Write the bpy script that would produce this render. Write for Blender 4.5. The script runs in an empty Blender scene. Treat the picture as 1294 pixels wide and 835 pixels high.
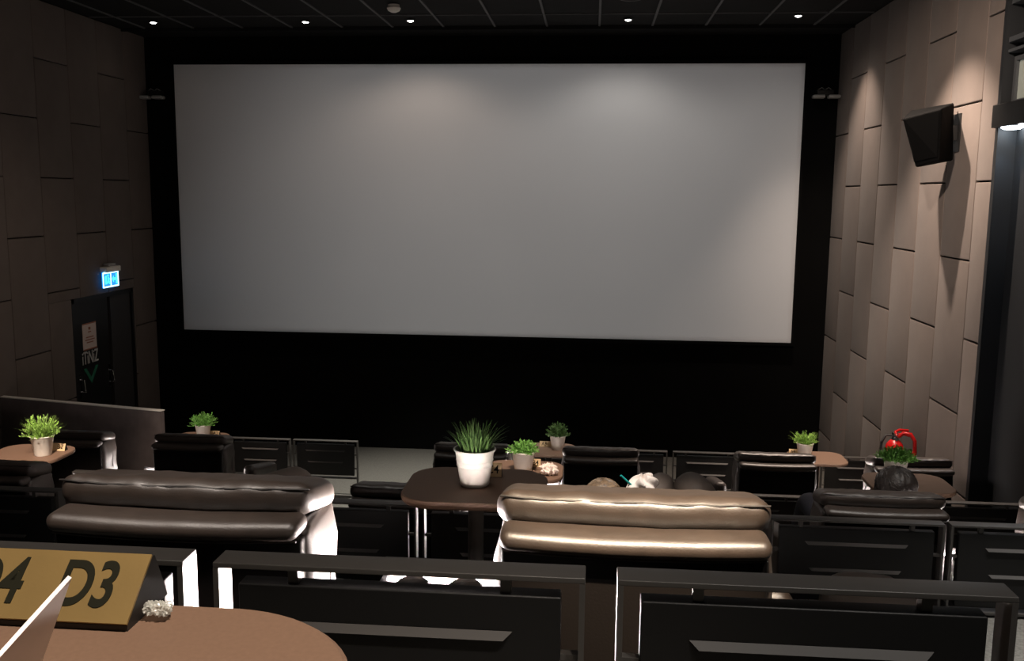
import bpy, math, random
from mathutils import Vector, Matrix, noise
C = bpy.context.scene.collection
PI = math.pi
random.seed(7)

# ------------------------------------------------------------------ materials
def mat(name, col, rough=0.6, metal=0.0, spec=0.5, emit=None, estr=0.0, noise_s=None, noise_amt=0.15, bump=None, bump_s=200, bump_d=0.002, coat=0.0, alpha=None, sheen=0.0):
    m = bpy.data.materials.new(name); m.use_nodes = True
    nt = m.node_tree; b = nt.nodes['Principled BSDF']
    b.inputs['Base Color'].default_value = (*col, 1)
    b.inputs['Roughness'].default_value = rough
    b.inputs['Metallic'].default_value = metal
    b.inputs['Specular IOR Level'].default_value = spec
    b.inputs['Coat Weight'].default_value = coat
    b.inputs['Sheen Weight'].default_value = sheen
    if alpha is not None: b.inputs['Alpha'].default_value = alpha
    if emit:
        b.inputs['Emission Color'].default_value = (*emit, 1); b.inputs['Emission Strength'].default_value = estr
    tc = nt.nodes.new('ShaderNodeTexCoord')
    if noise_s:
        n = nt.nodes.new('ShaderNodeTexNoise'); n.inputs['Scale'].default_value = noise_s; n.inputs['Detail'].default_value = 5
        r = nt.nodes.new('ShaderNodeMapRange'); r.inputs['To Min'].default_value = 1-noise_amt; r.inputs['To Max'].default_value = 1+noise_amt
        r.inputs['From Min'].default_value = .3; r.inputs['From Max'].default_value = .7
        x = nt.nodes.new('ShaderNodeMix'); x.data_type = 'RGBA'; x.blend_type = 'MULTIPLY'; x.inputs[0].default_value = 1
        x.inputs[6].default_value = (*col, 1)
        nt.links.new(tc.outputs['Object'], n.inputs['Vector']); nt.links.new(n.outputs['Fac'], r.inputs['Value'])
        nt.links.new(r.outputs['Result'], x.inputs[7]); nt.links.new(x.outputs[2], b.inputs['Base Color'])
    if bump:
        n2 = nt.nodes.new('ShaderNodeTexNoise'); n2.inputs['Scale'].default_value = bump_s; n2.inputs['Detail'].default_value = 3
        bp = nt.nodes.new('ShaderNodeBump'); bp.inputs['Strength'].default_value = bump; bp.inputs['Distance'].default_value = bump_d
        nt.links.new(tc.outputs['Object'], n2.inputs['Vector']); nt.links.new(n2.outputs['Fac'], bp.inputs['Height'])
        nt.links.new(bp.outputs['Normal'], b.inputs['Normal'])
    return m
M = {}
M['black_cloth'] = mat('black_cloth', (.004,.004,.004), .95, spec=.1, noise_s=3)
M['black_paint'] = mat('black_paint', (.006,.006,.0065), .8, spec=.2)
M['ceiling'] = mat('ceiling_black', (.010,.010,.010), .9, spec=.2, noise_s=6)
M['grid'] = mat('ceiling_grid', (.075,.075,.078), .6)
M['panel'] = mat('brown_fabric_panel', (.115,.092,.079), .9, spec=.2, noise_s=5, noise_amt=.07, bump=.25, bump_s=500, sheen=.1)
M['groove'] = mat('groove_black', (.012,.009,.008), .95, spec=.1)
M['halfwall'] = mat('half_wall_fabric', (.15,.125,.12), .9, spec=.2, noise_s=8, bump=.2, bump_s=600)
M['carpet'] = mat('grey_carpet', (.155,.15,.135), .95, spec=.1, noise_s=90, noise_amt=.25, bump=.5, bump_s=500, bump_d=.004)
M['screen'] = mat('screen_cloth', (.62,.62,.62), .75, spec=.2)
M['steel'] = mat('black_steel', (.055,.051,.047), .42, spec=.6, bump=.1, bump_s=60, bump_d=.001)
M['steel_panel'] = mat('black_steel_panel', (.006,.006,.006), .5, spec=.4)
M['strip'] = mat('grey_ledge_highlight', (.065,.061,.057), .5, spec=.4)  # lighter than the panel: light on the slot ledges put into the colour
M['leather'] = mat('brown_leather', (.044,.031,.024), .45, spec=1.0, noise_s=18, noise_amt=.18, bump=.35, bump_s=260, bump_d=.0012)
M['pad'] = mat('matte_brown_leather', (.12,.092,.075), .6, spec=.3, bump=.2, bump_s=200, bump_d=.001)
M['leather_dark'] = mat('dark_back_leather', (.0075,.006,.0055), .45, spec=.18, bump=.3, bump_s=200, bump_d=.001)
M['piping'] = mat('dark_piping', (.012,.008,.006), .6)
M['table'] = mat('brown_table_laminate', (.17,.106,.072), .55, spec=.3, noise_s=260, noise_amt=.06, bump=.05, bump_s=700, bump_d=.0005)
M['console'] = mat('black_console', (.012,.011,.011), .35, spec=.5)
M['mesh'] = mat('grille_mesh', (.05,.047,.042), .5, metal=.5, noise_s=400, noise_amt=.8, bump=1, bump_s=500, bump_d=.003)
M['chrome'] = mat('brushed_metal', (.55,.55,.55), .25, metal=1)
M['led'] = mat('led_strip', (1,1,1), .5, emit=(1,.87,.82), estr=260)
M['led_near'] = mat('led_strip_near', (1,1,1), .5, emit=(1,.87,.82), estr=2100)
M['pot'] = mat('white_enamel_pot', (.72,.69,.62), .35, spec=.5, noise_s=9, noise_amt=.05)
M['soil'] = mat('soil', (.03,.02,.012), .95, noise_s=80, noise_amt=.5)
M['grass'] = mat('grass_blades', (.075,.15,.04), .5, noise_s=25, noise_amt=.5)
M['grass2'] = mat('light_grass_leaves', (.24,.42,.08), .5, noise_s=30, noise_amt=.45)
M['leafy'] = mat('bushy_leaves', (.17,.40,.08), .5, noise_s=30, noise_amt=.45)
M['gold'] = mat('brushed_brass', (.29,.20,.075), .42, metal=.45, noise_s=12, noise_amt=.12, bump=.15, bump_s=300, bump_d=.0005)
M['wood_plate'] = mat('tan_plate', (.62,.44,.24), .6, noise_s=12)
M['ink'] = mat('dark_lettering', (.012,.012,.007), .75, spec=.1)
M['white'] = mat('white_paper', (.85,.80,.78), .6, noise_s=10, noise_amt=.04)
M['cream'] = mat('white_cream', (.85,.74,.66), .6, noise_s=40, noise_amt=.06)
M['teal'] = mat('turquoise_straw', (.02,.45,.42), .4)
M['wrap'] = mat('clear_wrapper', (.6,.62,.58), .15, spec=.8, alpha=.55)
M['red'] = mat('red_enamel', (.55,.010,.010), .25, spec=.6)
M['rubber'] = mat('black_rubber', (.01,.01,.01), .5)
M['speaker'] = mat('speaker_black', (.0018,.0018,.0018), .8, spec=.06, bump=.4, bump_s=400, bump_d=.001)
M['lens'] = mat('lamp_lens', (1,1,1), .3, emit=(.85,.93,1), estr=30)
M['dot'] = mat('downlight_lens', (1,1,1), .3, emit=(1,.97,.93), estr=14)
M['grey'] = mat('grey_plastic', (.30,.30,.29), .5)
M['lightplastic'] = mat('pale_plastic', (.75,.72,.66), .5)
M['exitblue'] = mat('exit_sign_blue', (.02,.1,.3), .4, emit=(.02,.22,.75), estr=1.6)
M['exitwhite'] = mat('exit_sign_white', (.8,.9,1), .4, emit=(.35,.75,1), estr=3.5)
M['exitcyan'] = mat('exit_sign_cyan', (.1,.5,.6), .4, emit=(.06,.62,.8), estr=2.0)
M['door'] = mat('door_black', (.007,.007,.007), .45)
M['notice'] = mat('notice_paper', (.55,.45,.40), .7)
M['noticeink'] = mat('notice_ink', (.30,.12,.07), .7)
M['vinyl'] = mat('white_vinyl', (.45,.45,.43), .7)
M['green'] = mat('green_vinyl', (.01,.13,.07), .7)
M['skin'] = mat('skin', (.42,.22,.15), .5)
M['hair_black'] = mat('black_hair', (.022,.016,.013), .5, noise_s=60, noise_amt=.5, bump=.8, bump_s=90, bump_d=.004)
M['hair_brown'] = mat('brown_hair', (.20,.13,.075), .5, noise_s=60, noise_amt=.5, bump=.8, bump_s=90, bump_d=.004)
M['shirt'] = mat('dark_shirt', (.03,.03,.035), .8)
M['shirt2'] = mat('grey_shirt', (.08,.075,.07), .8)
M['trouser'] = mat('dark_trousers', (.02,.02,.03), .85)
M['glasswin'] = mat('lit_window_glass', (.25,.27,.24), .15, emit=(.5,.56,.48), estr=.10)
M['frame_grey'] = mat('grey_window_frame', (.06,.065,.07), .35, metal=.2)
M['dark_slate'] = mat('dark_slate_wall', (.012,.0135,.015), .6, spec=.3)

# ------------------------------------------------------------------ mesh helpers
class MB:
    def __init__(s): s.v=[]; s.f=[]; s.mi=[]; s.sm=[]
    def add(s, vs, fs, mi=0, smooth=False):
        o=len(s.v); s.v+= [tuple(p) for p in vs]; s.f+= [tuple(o+i for i in f) for f in fs]
        s.mi += [mi]*len(fs); s.sm += [smooth]*len(fs); return s
    def box(s, x0,x1,y0,y1,z0,z1, mi=0, bev=0):
        if bev>0:
            v,f=rbox_geo((x1-x0)/2,(y1-y0)/2,(z1-z0)/2,bev,1,seg=2)
            c=((x0+x1)/2,(y0+y1)/2,(z0+z1)/2)
            return s.add([(a+c[0],b+c[1],d+c[2]) for a,b,d in v],f,mi,True)
        vs=[(x,y,z) for x in (x0,x1) for y in (y0,y1) for z in (z0,z1)]
        return s.add(vs,[(0,1,3,2),(4,6,7,5),(0,4,5,1),(2,3,7,6),(0,2,6,4),(1,5,7,3)],mi)
    def lathe(s, prof, n=32, c=(0,0,0), mi=0, smooth=True, axis='z', cap=True):
        vs=[]; fs=[]
        for r,z in prof:
            for k in range(n):
                a=2*PI*k/n; p=(r*math.cos(a), r*math.sin(a), z)
                if axis=='y': p=(p[0],p[2],p[1])
                if axis=='x': p=(p[2],p[0],p[1])
                vs.append((p[0]+c[0],p[1]+c[1],p[2]+c[2]))
        m=len(prof)
        for i in range(m-1):
            for k in range(n):
                fs.append((i*n+k, i*n+(k+1)%n, (i+1)*n+(k+1)%n, (i+1)*n+k))
        if cap:
            fs.append(tuple(range(n))[::-1]); fs.append(tuple((m-1)*n+k for k in range(n)))
        return s.add(vs,fs,mi,smooth)
    def tube(s, pts, r, n=8, mi=0, closed=False, rs=None):
        pts=[Vector(p) for p in pts]; vs=[]; fs=[]; m=len(pts)
        up=Vector((0.13,0.21,1)).normalized()
        for i,p in enumerate(pts):
            if closed: t=pts[(i+1)%m]-pts[i-1]
            else: t=pts[min(i+1,m-1)]-pts[max(i-1,0)]
            t.normalize(); a=t.cross(up)
            if a.length<1e-3: a=t.cross(Vector((1,0,0)))
            a.normalize(); b=t.cross(a)
            rr=rs[i] if rs else r
            for k in range(n):
                an=2*PI*k/n; vs.append(p+a*rr*math.cos(an)+b*rr*math.sin(an))
        for i in range(m if closed else m-1):
            j=(i+1)%m
            for k in range(n): fs.append((i*n+k,i*n+(k+1)%n,j*n+(k+1)%n,j*n+k))
        if not closed:
            fs.append(tuple(range(n))[::-1]); fs.append(tuple((m-1)*n+k for k in range(n)))
        return s.add(vs,fs,mi,True)
    def prism(s, outline, z0, z1, mi=0, smooth=False):
        n=len(outline); vs=[(x,y,z0) for x,y in outline]+[(x,y,z1) for x,y in outline]
        fs=[tuple(range(n))[::-1], tuple(range(n,2*n))]+[(i,(i+1)%n,n+(i+1)%n,n+i) for i in range(n)]
        return s.add(vs,fs,mi,smooth)
    def build(s, name, mats, parent=None, loc=None, rot=None, auto=True):
        me=bpy.data.meshes.new(name); me.from_pydata(s.v,[],s.f); me.update()
        if not isinstance(mats,(list,tuple)): mats=[mats]
        for m in mats: me.materials.append(m)
        me.polygons.foreach_set('material_index', s.mi); me.polygons.foreach_set('use_smooth', s.sm)
        import bmesh
        bm=bmesh.new(); bm.from_mesh(me); bmesh.ops.recalc_face_normals(bm, faces=bm.faces); bm.to_mesh(me); bm.free()
        if any(s.sm): me.set_sharp_from_angle(angle=math.radians(50)) if auto else None
        o=bpy.data.objects.new(name, me); C.objects.link(o)
        if parent: o.parent=parent
        if loc: o.location=loc
        if rot: o.rotation_euler=rot
        return o

def rbox_geo(sx,sy,sz,r,n=6,seg=3,disp=None):
    "rounded box centred at the origin, half sizes sx,sy,sz; n interior cells a side"
    def axis(h, nn):
        i=h-r; ang=[r*math.tan(math.radians(45*k/seg)) for k in range(1,seg+1)]
        return [-i-a for a in ang[::-1]]+[-i+2*i*k/nn for k in range(nn+1)]+[i+a for a in ang]
    nx=n if isinstance(n,int) else n[0]; ny=n if isinstance(n,int) else n[1]; nz=n if isinstance(n,int) else n[2]
    A=[axis(sx,nx),axis(sy,ny),axis(sz,nz)]; S=(sx,sy,sz)
    vid={}; vs=[]; fs=[]
    def vert(idx):
        if idx in vid: return vid[idx]
        p=Vector([A[d][idx[d]] for d in range(3)])
        q=Vector([max(-(S[d]-r),min(S[d]-r,p[d])) for d in range(3)])
        d=p-q; nrm=d.normalized() if d.length>1e-9 else Vector((0,0,1))
        w=q+nrm*r
        if disp: w=disp(w,nrm,(w.x/sx,w.y/sy,w.z/sz))
        vid[idx]=len(vs); vs.append(tuple(w)); return vid[idx]
    L=[len(a) for a in A]
    for d in range(3):
        u,v=(d+1)%3,(d+2)%3
        for side in (0,L[d]-1):
            for i in range(L[u]-1):
                for j in range(L[v]-1):
                    q=[]
                    for a,b in ((i,j),(i+1,j),(i+1,j+1),(i,j+1)):
                        idx=[0,0,0]; idx[d]=side; idx[u]=a; idx[v]=b; q.append(vert(tuple(idx)))
                    fs.append(tuple(q if side else q[::-1]))
    return vs,fs
def cushion(sx,sy,sz,r,n,bulge=.0,wr=.003,freq=14,seed=0,extra=None):
    def disp(w,nrm,t):
        u=[1-min(1,abs(c))**2.5 for c in t]
        b=0
        a=[abs(x) for x in nrm]; k=a.index(max(a)); o=[i for i in range(3) if i!=k]
        b=bulge*u[o[0]]*u[o[1]]
        nz=noise.noise(Vector((w.x*freq+seed*7.3,w.y*freq,w.z*freq*1.4)))*wr
        nz+=noise.noise(Vector((w.x*freq*3+seed,w.y*freq*1.2,w.z*freq)))*wr*.6
        w=w+nrm*(b+nz)
        return extra(w,nrm,t) if extra else w
    return rbox_geo(sx,sy,sz,r,n,3,disp)
def obj(name, mb, m, parent=None, **k): return mb.build(name, m, parent, **k)
def tag(o,label=None,cat=None,group=None,kind=None):
    if label: o['label']=label
    if cat: o['category']=cat
    if group: o['group']=group
    if kind: o['kind']=kind
    return o
def empty(name, loc=(0,0,0), rz=0, label=None, cat=None, group=None):
    o=bpy.data.objects.new(name,None); C.objects.link(o); o.location=loc; o.rotation_euler=(0,0,rz); o.empty_display_size=.1
    return tag(o,label,cat,group)
def struct(name, mb, m): return tag(mb.build(name,m),kind='structure')
def kids(o): return [c for c in bpy.data.objects if c.parent==o]
def copy_tree(o,parent=None):
    c=o.copy(); C.objects.link(c)
    if parent: c.parent=parent
    for ch in kids(o): copy_tree(ch,c)
    return c
def text_mesh(name, s, size, m, parent, loc, rot, extrude=.0006, bold=0, sx=1.0, shear=0):
    cu=bpy.data.curves.new(name,'FONT'); cu.body=s; cu.size=size; cu.align_x='CENTER'; cu.align_y='CENTER'; cu.extrude=extrude; cu.offset=bold; cu.shear=shear
    t=bpy.data.objects.new('tmp',cu); C.objects.link(t)
    dg=bpy.context.evaluated_depsgraph_get(); me=bpy.data.meshes.new_from_object(t.evaluated_get(dg))
    mb=MB().add([tuple(v.co) for v in me.vertices],[tuple(p.vertices) for p in me.polygons])
    bpy.data.objects.remove(t); bpy.data.meshes.remove(me)
    o=mb.build(name,m,parent,loc=loc,rot=rot); o.scale=(sx,1,1)
    return o

# ------------------------------------------------------------------ camera
f_px,yaw,pitch,roll=1184.558,.08407,.14329,.009653
cy_,sy_=math.cos(yaw),math.sin(yaw)
fw=Vector((-sy_*math.cos(pitch),cy_*math.cos(pitch),-math.sin(pitch)))
r_=Vector((cy_,sy_,0)); u_=r_.cross(fw)
r2=math.cos(roll)*r_+math.sin(roll)*u_; u2=-math.sin(roll)*r_+math.cos(roll)*u_
cam=bpy.data.cameras.new('camera'); camo=bpy.data.objects.new('camera',cam); C.objects.link(camo)
camo.matrix_world=Matrix(((r2.x,u2.x,-fw.x,0),(r2.y,u2.y,-fw.y,0),(r2.z,u2.z,-fw.z,0),(0,0,0,1)))
cam.sensor_width=36; cam.lens=f_px*36/1294; cam.clip_start=.02
bpy.context.scene.camera=camo

# ------------------------------------------------------------------ room
XL,XR,YS,ZC=-5.72,2.91,11.86,1.94
FD,FC,FB,FA,FF=-.955,-1.672,-2.40,-2.885,-3.32
EDGE=[1.36,3.76,6.16,8.56]
YB=-2.6
m=MB()
m.box(XL-.1,XR+.6,8.60,YS+.1,FF-.1,FF)
m.box(XL-.1,XR+.6,6.20,8.60,FF-.1,FA)
m.box(XL-.1,XR+.6,3.80,6.20,FF-.1,FB)
m.box(XL-.1,XR+.6,1.40,3.80,FF-.1,FC)
m.box(XL-.1,XR+.6,YB-.1,1.40,FF-.1,FD)
struct('floor',m,M['carpet'])
for i,(y,za,zb) in enumerate(((8.60,FA,FF),(6.20,FB,FA),(3.80,FC,FB),(1.40,FD,FC))):
    m=MB(); n=2 if y<8 else 1
    if y<2: n=3
    for k in range(n):
        z=za-(za-zb)*(k+1)/(n+1)
        m.box(-2.2,-1.12,y,y+.28*(k+1) if False else y+.26*(k+1),zb,z-.0005*k)
    tag(m.build('step',M['carpet']),kind='structure')
    m=MB(); m.box(XL,-2.2,y,y+.012,za-.05,za+.004); m.box(-2.2,-1.12,y,y+.012,za-.05,za+.004); m.box(-1.12,XR,y,y+.012,za-.05,za+.004)
    struct('trim_%d'%(i+1),m,M['console'])
# ceiling
m=MB(); m.box(XL-.1,XR+.6,YB-.1,YS+.1,ZC+.012,ZC+.1)
m.box(XL-.1,XR+.6,11.27,YS+.1,ZC-.002,ZC+.012)
for k in range(-8,7):
    x=-1.181+.606*k
    if XL<x<XR: m.box(x-.012,x+.012,YB,11.27,ZC,ZC+.014,1)
y=10.54
while y>YB: m.box(XL,XR,y-.006,y+.006,ZC-.001,ZC+.013,1); y-=1.212
m.box(XL,XR,11.262,11.27,ZC-.03,ZC+.012,0)
struct('ceiling',m,[M['ceiling'],M['grid']])
# front wall with black masking
m=MB(); m.box(XL-.1,XR+.6,YS,YS+.1,FF,ZC+.1)
struct('wall_front',m,M['black_cloth'])
m=MB(); m.box(XL-.1,XR+.6,YB-.1,YB,FD-.2,ZC+.1); struct('wall_back',m,M['black_paint'])
# upholstered panel walls
def panel_wall(x, side, y0, y1, cut=None):
    "columns of staggered padded panels; side=+1 faces -X"
    m=MB(); m.box(x,x+.1*side,y0,y1,FF,ZC+.05,1) if side>0 else m.box(x-.1,x,y0,y1,FF,ZC+.05,1)
    t=.035; edge=11.92; k=0
    while edge>y0:
        a,b=max(edge-.627,y0),min(edge,y1-.002)
        base=.74 if k%2==0 else .135
        zs=[base+1.212*j for j in range(-4,3)]
        for z in zs:
            lo,hi=max(z+.006,FF),min(z+1.212-.006,ZC)
            if hi-lo<.03 or b-a<.03: continue
            segs=[(a+.003,b-.003,lo,hi)]
            if cut:
                c0,c1,cz=cut; out=[]
                for (p,q,u,v) in segs:
                    if q<=c0 or p>=c1 or u>=cz: out.append((p,q,u,v)); continue
                    if v>cz: out.append((p,q,cz,v))
                    if p<c0: out.append((p,c0,u,min(v,cz)))
                    if q>c1: out.append((c1,q,u,min(v,cz)))
                segs=out
            for (p,q,u,v) in segs:
                if q-p<.02 or v-u<.02: continue
                x0,x1=(x-t,x+.02) if side>0 else (x-.02,x+t)
                vs,fs=rbox_geo(t/2+.01,(q-p)/2,(v-u)/2,.009,2,2)
                cx,cyy,cz2=(x0+x1)/2,(p+q)/2,(u+v)/2
                m.add([(a1+cx,b1+cyy,c1_+cz2) for a1,b1,c1_ in vs],fs,0,True)
        edge-=.627; k+=1
    return m
YR=7.17
struct('wall_right',panel_wall(XR+.035,1,YR,YS),[M['panel'],M['groove']])
struct('wall_left',panel_wall(XL-.035,-1,YB,YS,cut=(9.85,11.25,-1.19)),[M['panel'],M['groove']])
# black reveal and slate wall nearer than the padded wall
m=MB(); m.box(XR+.10,XR+.2,YB,YR,FF,ZC+.05); m.box(XR-.03,XR+.2,YR-.05,YR,FF,ZC)
m.box(XR+.02,XR+.12,6.1,6.16,FF,ZC); m.box(XR+.04,XR+.12,4.3,4.36,FF,ZC)
struct('wall_right_rear',m,M['dark_slate'])
m=MB()
for z,h in ((1.36,.03),(1.10,.035),(1.03,.02)): m.box(XR-.01,XR+.12,5.0,YR-.06,z,z+h)
struct('trim_5',m,M['frame_grey'])
w=struct('window_1',MB().box(XR+.05,XR+.06,6.1,YR-.12,.70,.97),M['glasswin'])
m=MB()
for a in ((6.05,YR-.08,.665,.70),(6.05,YR-.08,.97,1.0),(6.05,6.1,.70,.97),(YR-.12,YR-.08,.70,.97)): m.box(XR+.03,XR+.11,*a)
m.build('window_frame',M['frame_grey'],w)
# low partition on the left
a=Vector((-5.80,8.52,0)); b=Vector((-3.92,8.12,0)); d=(b-a).normalized(); n=Vector((-d.y,d.x,0))*.05
zt=-2.0
m=MB(); m.prism([(a.x,a.y),(b.x,b.y),(b.x+n.x,b.y+n.y),(a.x+n.x,a.y+n.y)],FF,zt)
struct('wall_partition',m,M['halfwall'])
e=n*.0
m=MB(); m.prism([(a.x-n.x*.1,a.y-n.y*.1),(b.x-n.x*.1+d.x*.004,b.y-n.y*.1+d.y*.004),(b.x+n.x*1.1+d.x*.004,b.y+n.y*1.1+d.y*.004),(a.x+n.x*1.1,a.y+n.y*1.1)],zt,zt+.008)
struct('trim_6',m,M['lightplastic'])
# door in the left wall
m=MB(); m.box(XL-.135,XL-.06,9.86,11.24,FF,-1.19)
dr=struct('door_1',m,M['door'])
MB().box(XL-.062,XL-.028,9.93,10.66,FF+.02,-1.24).build('door_leaf',M['door'],dr)
MB().box(XL-.062,XL-.022,10.72,11.2,FF+.02,-1.24).build('door_leaf',mat('grey_door_leaf',(.03,.028,.028),.6),dr)
m=MB(); m.box(XL-.06,XL+.0,9.85,9.9,FF,-1.19); m.box(XL-.06,XL+.0,11.2,11.25,FF,-1.19); m.box(XL-.06,XL+.0,9.85,11.25,-1.24,-1.19)
m.build('door_frame',M['door'],dr)
for y in (9.98,10.62):
    m=MB(); m.box(XL-.03,XL-.018,y-.025,y+.025,-2.33,-2.05); m.tube([(XL-.03,y,-2.12),(XL+.03,y,-2.12),(XL+.03,y,-2.26),(XL-.03,y,-2.26)],.010)
    m.build('door_handle',M['chrome'],dr)
nt=tag(MB().box(XL-.028,XL-.022,10.08,10.37,-1.80,-1.50).build('notice_sheet',M['notice']),'small square paper notice with reddish print taped on the dark left exit door','notice')
m=MB()
m.box(XL-.022,XL-.019,10.08,10.37,-1.805,-1.79); m.box(XL-.022,XL-.019,10.08,10.37,-1.51,-1.495)
for z,w_ in ((-1.60,.03),(-1.66,.08),(-1.69,.10),(-1.72,.07)): m.box(XL-.022,XL-.019,10.225-w_,10.225+w_,z-.006,z+.006)
m.box(XL-.022,XL-.019,10.205,10.245,-1.575,-1.545)
m.build('printed_lines',M['noticeink'],nt)
ds=empty('door_lettering',(XL-.0255,10.22,-1.93),0,'white word iTiNiZ above a green arrow stuck on the left exit door','sticker')
text_mesh('lettering','iTiNiZ',.21,M['vinyl'],ds,(0,0,.03),(PI/2,0,PI/2),.002,.0012,.62)
m=MB(); o1=[(-.16,-.08),(0,-.27),(.16,-.08),(.10,-.08),(0,-.20),(-.10,-.08)]
vs=[(0,y,z) for y,z in o1]+[(.004,y,z) for y,z in o1]
m.add(vs,[(0,1,4,5),(1,2,3,4),(6,7,10,11),(7,8,9,10)]+[(i,(i+1)%6,6+(i+1)%6,6+i) for i in range(6)])
m.build('arrow',M['green'],ds)
# exit sign
ex=empty('exit_sign',(XL+.03,10.62,-1.0),0,'small blue-lit emergency exit sign with white border above the left door','exit sign')
MB().box(-.03,.07,-.15,.17,.06,.125,bev=.012).build('housing',M['lightplastic'],ex)
MB().box(-.03,.05,-.06,.09,.125,.16,bev=.01).build('bracket',M['grey'],ex)
pn=MB().box(.012,.024,-.18,.18,-.12,.06).build('panel',M['exitblue'],ex)
m=MB()
for a in ((-.18,.18,.045,.06),(-.18,.18,-.12,-.105),(-.18,-.165,-.105,.045),(.165,.18,-.105,.045),(-.004,.008,-.105,.045)): m.box(.024,.028,*a)
m.build('border',M['exitwhite'],ex)
m=MB()
m.box(.024,.027,-.13,-.09,-.08,.02); m.lathe([(.014,0),(.014,.003)],12,(.024,-.06,.02),0,axis='x')
m.tube([(.026,-.06,0),(.026,-.05,-.04),(.026,-.03,-.08)],.008); m.tube([(.026,-.05,-.03),(.026,-.08,-.07)],.007); m.tube([(.026,-.06,-.005),(.026,-.03,-.025)],.006)
m.box(.024,.027,.05,.13,-.045,-.015)
m.add([(.027,.03,-.03),(.027,.07,.01),(.027,.07,-.07),(.024,.03,-.03),(.024,.07,.01),(.024,.07,-.07)],[(0,1,2),(3,5,4),(0,3,4,1),(1,4,5,2),(2,5,3,0)])
m.box(.024,.027,.12,.15,-.09,.03)
m.build('pictogram',M['exitcyan'],ex)

# cinema screen
sc=empty('cinema_screen',(-1.412,11.80,-.098),0,'huge blank grey-white projection screen across the black front wall','screen')
obj('screen_surface',MB().box(-3.905,3.905,-.01,.01,-1.689,1.689),M['screen'],sc)
m=MB()
for a in ((-3.94,-3.905,-1.725,1.725),(3.905,3.94,-1.725,1.725),(-3.905,3.905,1.689,1.725),(-3.905,3.905,-1.725,-1.689)): m.box(a[0],a[1],-.02,.04,a[2],a[3])
obj('frame',m,M['black_cloth'],sc)
# emergency twin lamps on the front wall
for x,z,l in ((-5.59,1.20,'twin-headed grey emergency lamp on the black wall left of the screen'),(2.74,1.215,'twin-headed grey emergency lamp on the black wall right of the screen')):
    t=empty('emergency_lamp',(x,11.86,z),0,l,'emergency lamp','twin emergency lamps beside the screen')
    obj('housing',MB().box(-.10,.10,-.10,0,.0,.07,bev=.012),M['rubber'],t)
    for s in (-1,1):
        obj('lamp_head',MB().box(s*.09-.07,s*.09+.07,-.20,-.09,-.04,.0,bev=.015),M['grey'],t)
    obj('wire',MB().tube([(-.08,-.05,.07),(-.04,-.07,.095),(0,-.05,.07),(.04,-.07,.095),(.08,-.05,.07)],.006,6),M['grey'],t)
# ceiling downlights
DL=[(-5.10,10.82,'above the left end of the screen'),(-3.31,10.84,'second from the left above the screen'),(-2.09,10.8,'in the ceiling beside the smoke detector'),(.345,10.82,'above the right half of the screen'),(2.15,10.65,'nearest the padded right wall')]
for x,y,l in DL:
    t=empty('downlight',(x,y,ZC),0,'small bright ceiling downlight '+l,'downlight','ceiling downlights before the screen')
    obj('trim_ring',MB().lathe([(.050,0),(.055,-.006),(.045,-.012),(.04,-.006)],24),M['rubber'],t)
    obj('lens',MB().lathe([(.0,-.004),(.03,-.006),(.034,-.012),(.02,-.02),(.0,-.022)],20,cap=False),M['dot'],t)
t=empty('smoke_detector',(-2.10,9.95,ZC),0,'white round smoke detector on the black ceiling above the screen','smoke detector')
obj('base',MB().lathe([(.06,0),(.06,-.02),(.05,-.024)],28),M['lightplastic'],t)
obj('sensor_dome',MB().lathe([(.062,-.02),(.072,-.035),(.06,-.06),(.03,-.075),(.0,-.08)],28,cap=False),M['lightplastic'],t)
t=empty('ceiling_speaker',(.33,9.72,ZC),0,'round flush black speaker grille in the ceiling above the screen','speaker')
obj('grille',MB().lathe([(.0,-.006),(.09,-.005),(.095,-.002),(.095,0)],32,cap=False),M['ceiling'],t)
obj('rim',MB().lathe([(.095,0),(.097,-.008),(.11,-.008),(.112,0)],32,cap=False),M['grid'],t)
# wall loudspeaker
t=empty('wall_loudspeaker',(2.68,7.95,.50),0,'black wedge-shaped loudspeaker mounted high on the padded right wall','loudspeaker')
sp=empty('cabinet_pivot'); bpy.data.objects.remove(sp)
def hexa(pts): 
    return MB().add(pts,[(0,1,2,3),(7,6,5,4),(0,4,5,1),(1,5,6,2),(2,6,7,3),(3,7,4,0)])
# local: front face towards -x,-y ; tilted down
fr=[(-.245,-.10,.13),(.0,-.26,.20),(.02,-.22,-.20),(-.115,-.10,-.25)]
bk=[(-.10,.18,.22),(.20,.05,.27),(.20,-.02,-.19),(-.02,.14,-.24)]
hx=hexa(fr+bk); cab=obj('cabinet',hx,M['speaker'],t)
bv=cab.modifiers.new('bev','BEVEL'); bv.width=.014; bv.segments=3
g=hexa([(-.225,-.125,.105),(-.02,-.255,.165),(.0,-.225,-.17),(-.135,-.12,-.205)]+[(-.22,-.095,.105),(-.01,-.22,.165),(.01,-.19,-.17),(-.13,-.09,-.205)])
obj('grille',g,M['speaker'],t)
obj('wall_bracket',MB().box(.12,.255,.0,.06,-.03,.09).box(.22,.265,-.05,.11,-.12,.18),M['rubber'],t)
# wall lamp on dark wall
t=empty('wall_lamp',(2.93,6.95,.50),0,'black box wall lamp with bluish white light on the dark right wall','wall lamp')
obj('lamp_body',MB().box(-.09,.12,-.32,.20,.01,.17,bev=.006),M['steel_panel'],t)
for y in (.07,-.20):
    obj('lens',MB().lathe([(.0,.0),(.05,-.002),(.066,.006),(.07,.02)],28,(.0,y,-.004),cap=False),M['lens'],t)
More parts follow.
